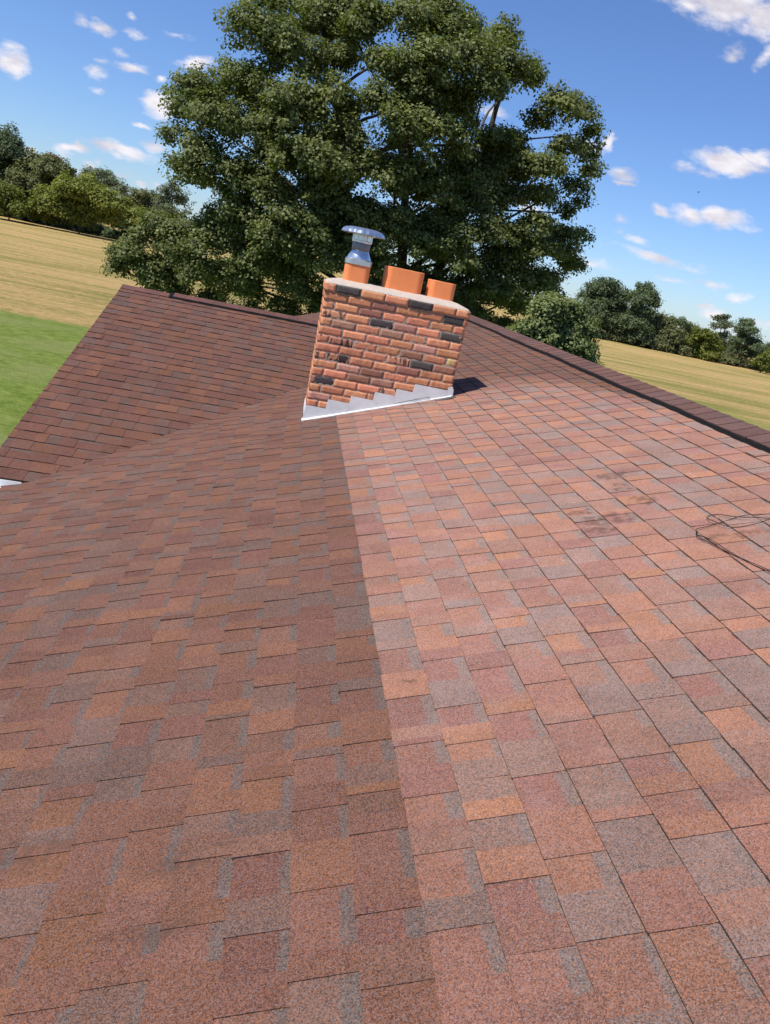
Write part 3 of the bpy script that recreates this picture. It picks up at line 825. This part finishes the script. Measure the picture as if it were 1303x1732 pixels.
def make_tree(name, label, cat, blobs, base, mleaf, ncl, nleaf, lsize, crad, seed, trunk_r, group=None, shell=.45, trunks=1, limb_every=1, fork=.35, limb_r=.32, tone_bias=0.0, twigs=0):
    rng = np.random.default_rng(seed); rn = random.Random(seed)
    root = empty(name, tuple(base)); tag(root, label, cat, group)
    V, Qd, tn = leaf_cloud(blobs, rng, ncl, nleaf, lsize, crad, shell, tone_bias)
    link('crown', np_mesh('crown', V, Qd, None, {'leaf': tn}), mleaf, root)
    bm = bmesh.new(); b = Vector(base)
    B = [Vector(q[:3]) for q in blobs]
    ctr = sum(B, Vector())/len(B); top = max(q.z for q in B)
    stems = []
    for k in range(trunks):
        lean = Vector(((k-(trunks-1)/2)*trunk_r*5+rn.uniform(-.3, .3), rn.uniform(-.5, .5), 0))
        H = top-b.z; pts = []; rr = []
        for i in range(9):
            f = i/8*.93
            pts.append(b+Vector((0, 0, -.2))+(ctr-b)*Vector((f, f, 0)).to_3d() if False else Vector((b.x+(ctr.x-b.x)*f+lean.x*f*1.6+rn.uniform(-1, 1)*trunk_r*.5*(i > 0), b.y+(ctr.y-b.y)*f+lean.y*f+rn.uniform(-1, 1)*trunk_r*.5*(i > 0), b.z-.2+H*f)))
            rr.append(trunk_r*(1.25 if i == 0 else 1)*(1-.88*f)/(trunks**.4))
        sp = spline(pts, 4); R = list(np.interp(np.linspace(0, 8, len(sp)), range(9), rr)); tube(bm, sp, R, 9); stems.append((sp, R))
    for i, q in enumerate(B):
        if i % limb_every: continue
        sp, R = rn.choice(stems)
        hz = b.z+(q.z-b.z)*rn.uniform(fork, .85)
        j = min(range(len(sp)), key=lambda t: abs(sp[t].z-hz)); s0 = sp[j]
        mid = s0.lerp(q, .5)+Vector((rn.uniform(-.4, .4), rn.uniform(-.4, .4), rn.uniform(-.2, .5)))*(q-s0).length*.2
        r0 = min(R[j]*.7, trunk_r*limb_r)
        pts = spline([s0, s0.lerp(mid, .5)+Vector((0, 0, (q-s0).length*.03)), mid, q], 4)
        tube(bm, pts, [r0*(1-.85*k/(len(pts)-1)) for k in range(len(pts))], 6)
        for t in range(twigs):
            a = pts[rn.randrange(len(pts)//2, len(pts))]; rb_ = blobs[i][3]
            e = q+Vector((rn.uniform(-1, 1), rn.uniform(-1, 1), rn.uniform(-.8, 1)))*rb_*.8
            tube(bm, [a, a.lerp(e, .5)+Vector((0, 0, .05*rb_)), e], [r0*.25, r0*.16, r0*.06], 4)
    link('trunk', bm_mesh('trunk', bm, True), M_BARK, root)
    return root

OAK = [(440,60,58),(500,110,72),(415,150,50),(560,50,62),(460,10,45),(622,25,32),(570,0,40),(690,50,62),(755,50,55),(720,0,40),(725,125,75),(795,100,55),(690,140,50),(850,115,48),(885,130,34),
       (850,70,32),(820,150,40),(330,160,40),(305,195,32),(365,205,50),(430,225,60),(302,235,26),(345,262,45),(330,300,36),(400,300,60),(490,200,60),(550,180,55),(520,275,65),(300,278,22),
       (585,235,45),(680,230,60),(745,235,58),(640,300,60),(715,320,70),(580,350,60),(790,290,50),(948,178,36),(978,195,32),(915,205,28),(1000,225,20),(990,262,30),(955,250,30),
       (1003,290,16),(975,320,26),(925,290,36),(850,290,45),(910,335,34),(955,360,22),(985,345,14),(800,360,60),(850,400,50),(900,425,46),(950,425,34),(985,400,18),(965,450,24),(920,480,36),(760,430,65),
       (700,410,55),(500,380,65),(435,385,60),(370,420,60),(305,410,48),(250,405,36),(225,440,40),(200,430,24),(262,462,40),(340,470,50),(440,450,55),(540,440,55),(500,495,36),(420,500,42),(620,450,55),(830,500,50),
       (760,500,50),(560,500,30),(200,455,18),(880,520,32),(700,480,40),(460,330,50),(620,390,50),(700,180,55),(765,185,50),(835,245,42),(815,330,50),(885,285,32),(640,175,38),(590,185,26),(905,385,32),(745,385,50),(660,375,50),(650,110,34),(580,100,30),(600,50,34),(540,330,45),(450,440,45),(400,350,45),(865,250,30),(600,420,50),(545,520,30),(850,330,30),(800,465,45),(845,440,40),(895,485,38),(785,535,38),(862,505,34),(930,505,24),(955,400,24),(820,395,36),(300,500,26),(360,512,28),(420,528,28),(480,540,28),(540,535,28),(250,478,24),(300,440,40),(400,470,45),(470,420,55),(560,400,55),(500,470,45),(350,400,45),(620,500,40),(680,520,45),(740,540,40),(800,540,40),(850,560,34),(380,380,40),(270,380,34),(860,450,45),(920,420,40),(480,520,30),(280,490,24),(560,290,40),(460,270,45)]
rg_ = np.random.default_rng(5)
def blobs_from(px_list, dist, spread, ctr, halfw, rs=1.0, fill=0.0):
    out = []
    for (px, py, r) in px_list:
        e = ((px-ctr[0])/halfw[0])**2+((py-ctr[1])/halfw[1])**2
        bulge = math.sqrt(max(0, 1-min(1, e)))
        layers = [-1] + ([1] if rg_.random() < fill*bulge+.15 else [])
        for s_ in layers:
            Y = dist+s_*spread*bulge*rg_.uniform(.5, 1.0)
            p = at_y(px, py, Y); k = r*Y/F*rs*(1.0)
            out.append((p[0], p[1], p[2], k, k*1.05, k*.92))
    return out
M_OAK = leaf_material('oak_leaf', (.072, .092, .028), (.255, .268, .098), .33, .5)
ob = blobs_from(OAK, 27.0, 4.2, (640, 270), (400, 330), .86, .45)
tb = at_y(655, 640, 27.0)
make_tree('oak_tree', 'huge spreading oak tree with dense dark green crown behind the brick chimney', 'tree', ob, (float(tb[0]), 27.0, 0.0), M_OAK, 9500, 54, .108, .36, 42, .42, None, .55, trunks=3, fork=.5, limb_r=.24, twigs=0, limb_every=3)
M_BUSH = leaf_material('young_leaf', (.095, .125, .042), (.27, .30, .12), .3, .5)
bp_ = blobs_from([(930,530,34),(955,560,40),(915,560,34),(975,590,28),(900,590,36),(945,600,36),(880,570,22),(985,560,22),(965,525,22),(990,610,16),(935,640,40),(1000,620,10)], 21.0, 1.2, (940, 575), (70, 90), .95, .4)
tb = at_y(935, 640, 21.0)
make_tree('young_tree', 'small lighter green tree poking above the roof ridge, right of the chimney', 'tree', bp_, (float(tb[0]), 21.0, 0.0), M_BUSH, 1500, 40, .095, .25, 43, .10, None, .6, limb_every=2)

# far trees: (blobs in photo px, distance, label, name, leaf material, leaf size, tone)
M_DK = leaf_material('dark_far_leaf', (.065, .092, .046), (.165, .200, .095), .3, .6)
M_OL = leaf_material('olive_far_leaf', (.10, .112, .046), (.24, .245, .105), .3, .6)
M_YG = leaf_material('yellow_green_far_leaf', (.10, .12, .020), (.30, .31, .065), .3, .6)
M_GR = leaf_material('grey_green_far_leaf', (.080, .098, .055), (.20, .22, .12), .3, .6)
M_RU = leaf_material('rusty_far_leaf', (.09, .055, .02), (.26, .15, .06), .2, .6)
FARS = [
 ('tree', 'tall dark green tree at the far left edge of the field', 150, M_DK, [(5,245,26),(22,262,18),(-25,255,36),(0,290,34),(-30,310,40),(20,310,24),(28,245,8)], 0),
 ('tree', 'wide olive tree with a rusty brown top at the left treeline', 148, M_OL, [(60,285,24),(90,290,22),(45,310,26),(75,320,28),(108,305,16),(100,330,20),(40,340,26),(112,290,10)], 0),
 ('tree', 'sparse rust coloured treetop between the left trees', 152, M_RU, [(86,268,9),(96,274,9),(78,272,8)], 0),
 ('shrub', 'dull green bush in the left corner of the field edge', 136, M_YG, [(5,335,24),(20,345,18),(-15,345,28),(32,355,12)], -.15),
 ('shrub', 'broad yellow green bush spreading at the left field edge', 138, M_YG, [(120,325,24),(95,335,22),(150,318,22),(75,350,20),(140,345,30),(172,340,22),(105,358,24),(165,365,26),(190,355,18),(55,355,14),(135,370,24),(190,372,14),(75,366,16),(210,345,12)], .08),
 ('tree', 'pale green feathery trees rising behind the yellow green bush', 175, M_GR, [(150,296,12),(165,298,10),(178,300,14),(140,308,12),(190,312,14),(205,325,16),(170,315,16)], .1),
 ('shrub', 'bright yellow green shrub beside the low oak branches at left', 150, M_YG, [(225,365,16),(238,375,16),(215,380,14),(228,388,14),(245,385,10)], .15),
 ('tree', 'olive brown trees between the yellow shrub and the oak', 185, M_OL, [(235,335,16),(255,338,16),(222,342,12),(270,345,14),(245,355,18),(265,365,20),(280,360,14)], 0),
 ('tree', 'thin grey green tree touching the left side of the oak crown', 170, M_GR, [(280,325,13),(292,315,10),(300,340,20),(275,345,14),(290,365,22)], -.05),
 ('tree', 'big round dark tree first in the right treeline', 150, M_DK, [(1010,490,18),(1030,488,18),(995,505,16),(1045,505,14),(1020,515,26),(1000,530,26),(1040,530,24),(1060,535,14),(1020,550,28),(990,550,24),(1050,560,20)], .05),
 ('tree', 'tall dark two lobed tree second in the right treeline', 148, M_DK, [(1090,492,14),(1100,505,14),(1080,510,14),(1105,515,10),(1072,500,8),(1085,530,20),(1070,550,22),(1095,550,16),(1080,570,22),(1060,580,16),(1095,578,18)], .05),
 ('tree', 'thin pale treetop with bare twigs between the dark right trees', 156, M_GR, [(1058,495,8),(1063,508,8),(1056,520,8)], 0),
 ('tree', 'mid green low tree beside the two lobed dark tree', 150, M_OL, [(1115,545,14),(1130,550,16),(1110,565,18),(1135,570,20),(1120,580,20),(1150,575,14),(1145,590,14),(1105,585,14)], -.1),
 ('tree', 'distant dark trees behind the gap of the right treeline', 200, M_DK, [(1150,548,12),(1165,555,12),(1140,545,10),(1175,560,8),(1160,572,16),(1150,585,14)], .1),
 ('tree', 'round bright olive tree in the middle of the right treeline', 146, M_YG, [(1185,568,14),(1200,575,14),(1172,580,14),(1190,590,20),(1210,590,14),(1175,600,14),(1200,604,12),(1168,592,10)], -.2),
 ('tree', 'thin airy tree with a pale crown in the right treeline', 160, M_GR, [(1215,540,9),(1228,538,9),(1222,552,11),(1234,550,8),(1208,552,7),(1225,570,12),(1220,585,16),(1232,600,14)], -.05),
 ('tree', 'dark slender tree with notched top near the right edge', 148, M_DK, [(1262,548,10),(1250,560,9),(1273,560,8),(1258,575,15),(1275,580,12),(1250,595,16),(1270,600,16),(1280,590,10),(1245,580,10)], .1),
 ('tree', 'low dark trees fading away at the right edge', 190, M_DK, [(1290,592,10),(1303,588,10),(1315,590,12),(1295,605,12),(1310,602,12)], .1),
 ('shrub', 'green bush cut by the right edge of the field', 140, M_YG, [(1300,608,14),(1285,614,9),(1312,615,16),(1297,624,10),(1330,610,18)], -.25),
 ('shrub', 'low scrubby undergrowth at the foot of the left trees', 150, M_DK, [(10,360,12),(35,366,10),(200,380,12),(215,388,10),(180,386,10),(160,384,10)], -.1),
 ('shrub', 'low scrubby undergrowth at the foot of the right trees', 148, M_OL, [(1145,598,8),(1160,604,9),(1125,594,8),(1235,615,9),(1220,612,8),(1010,572,8),(1060,590,8)], 0),
]
for k_, (xa_, ya_, xb_, yb_, st_) in enumerate(((-30, 362, 225, 398, 13), (1000, 573, 1320, 636, 11))):
    q_ = FARS[-2+k_][4]; n_ = int((xb_-xa_)/st_)
    for i in range(n_): q_.append((xa_+(xb_-xa_)*i/n_, ya_+(yb_-ya_)*i/n_-rg_.uniform(2, 8), rg_.uniform(7, 11)))
for i, (kind, lab, Y, ml, lst, tb_) in enumerate(FARS):
    bl = []
    for (px, py, r) in lst:
        yy = Y+rg_.uniform(-2.5, 2.5); p = at_y(px, py, yy); k = r*yy/F*1.08
        bl.append((p[0], p[1], max(p[2] if r > 11 or 'under' not in lab else k*.55, k*.5), k, k, k*.95))
    mx_ = sum(b_[0] for b_ in bl)/len(bl)
    area = sum(r*r for _, _, r in lst)
    airy = 'thin' in lab or 'sparse' in lab or 'feathery' in lab
    ncl = int(area*(.55 if airy else 1.25)/10*3.6)
    make_tree('shrub' if kind == 'shrub' else 'tree', lab, kind, bl, (mx_, Y+1.0, 0.0), ml, max(60, ncl), 22, .40, .95, 100+i, .28 if kind == 'tree' else .12, 'trees and bushes along the far field edge', .8, limb_every=2, fork=.25, tone_bias=tb_, limb_r=.45)

# ---------------------------------------------------------------- a bird far up in the sky
M_BIRD = simple('dark_feathers', (.03, .028, .03), .8)
bpz = at_y(1182, 325, 60.0)
bird = empty('bird', tuple(float(q) for q in bpz)); tag(bird, 'tiny dark bird gliding far away in the blue sky at right', 'bird')
bm = bmesh.new(); c = Vector(bpz)
tube(bm, [c+Vector((-.11, 0, -.01)), c+Vector((-.06, 0, .0)), c+Vector((0, 0, .01)), c+Vector((.06, 0, .02)), c+Vector((.085, 0, .022))], [.008, .022, .03, .018, .004], 8)
for sg in (-1, 1):
    a = [bm.verts.new(c+Vector(q)) for q in ((-.04, sg*.01, .015), (.04, sg*.01, .015), (.02, sg*.14, .045), (-.03, sg*.2, .03), (-.05, sg*.1, .035))]
    b2 = [bm.verts.new(v.co+Vector((0, 0, .006))) for v in a]
    bm.faces.new(a); bm.faces.new(b2[::-1])
    for i in range(5): bm.faces.new((a[i], a[(i+1) % 5], b2[(i+1) % 5], b2[i]))
link('body', bm_mesh('body', bm), M_BIRD, bird)
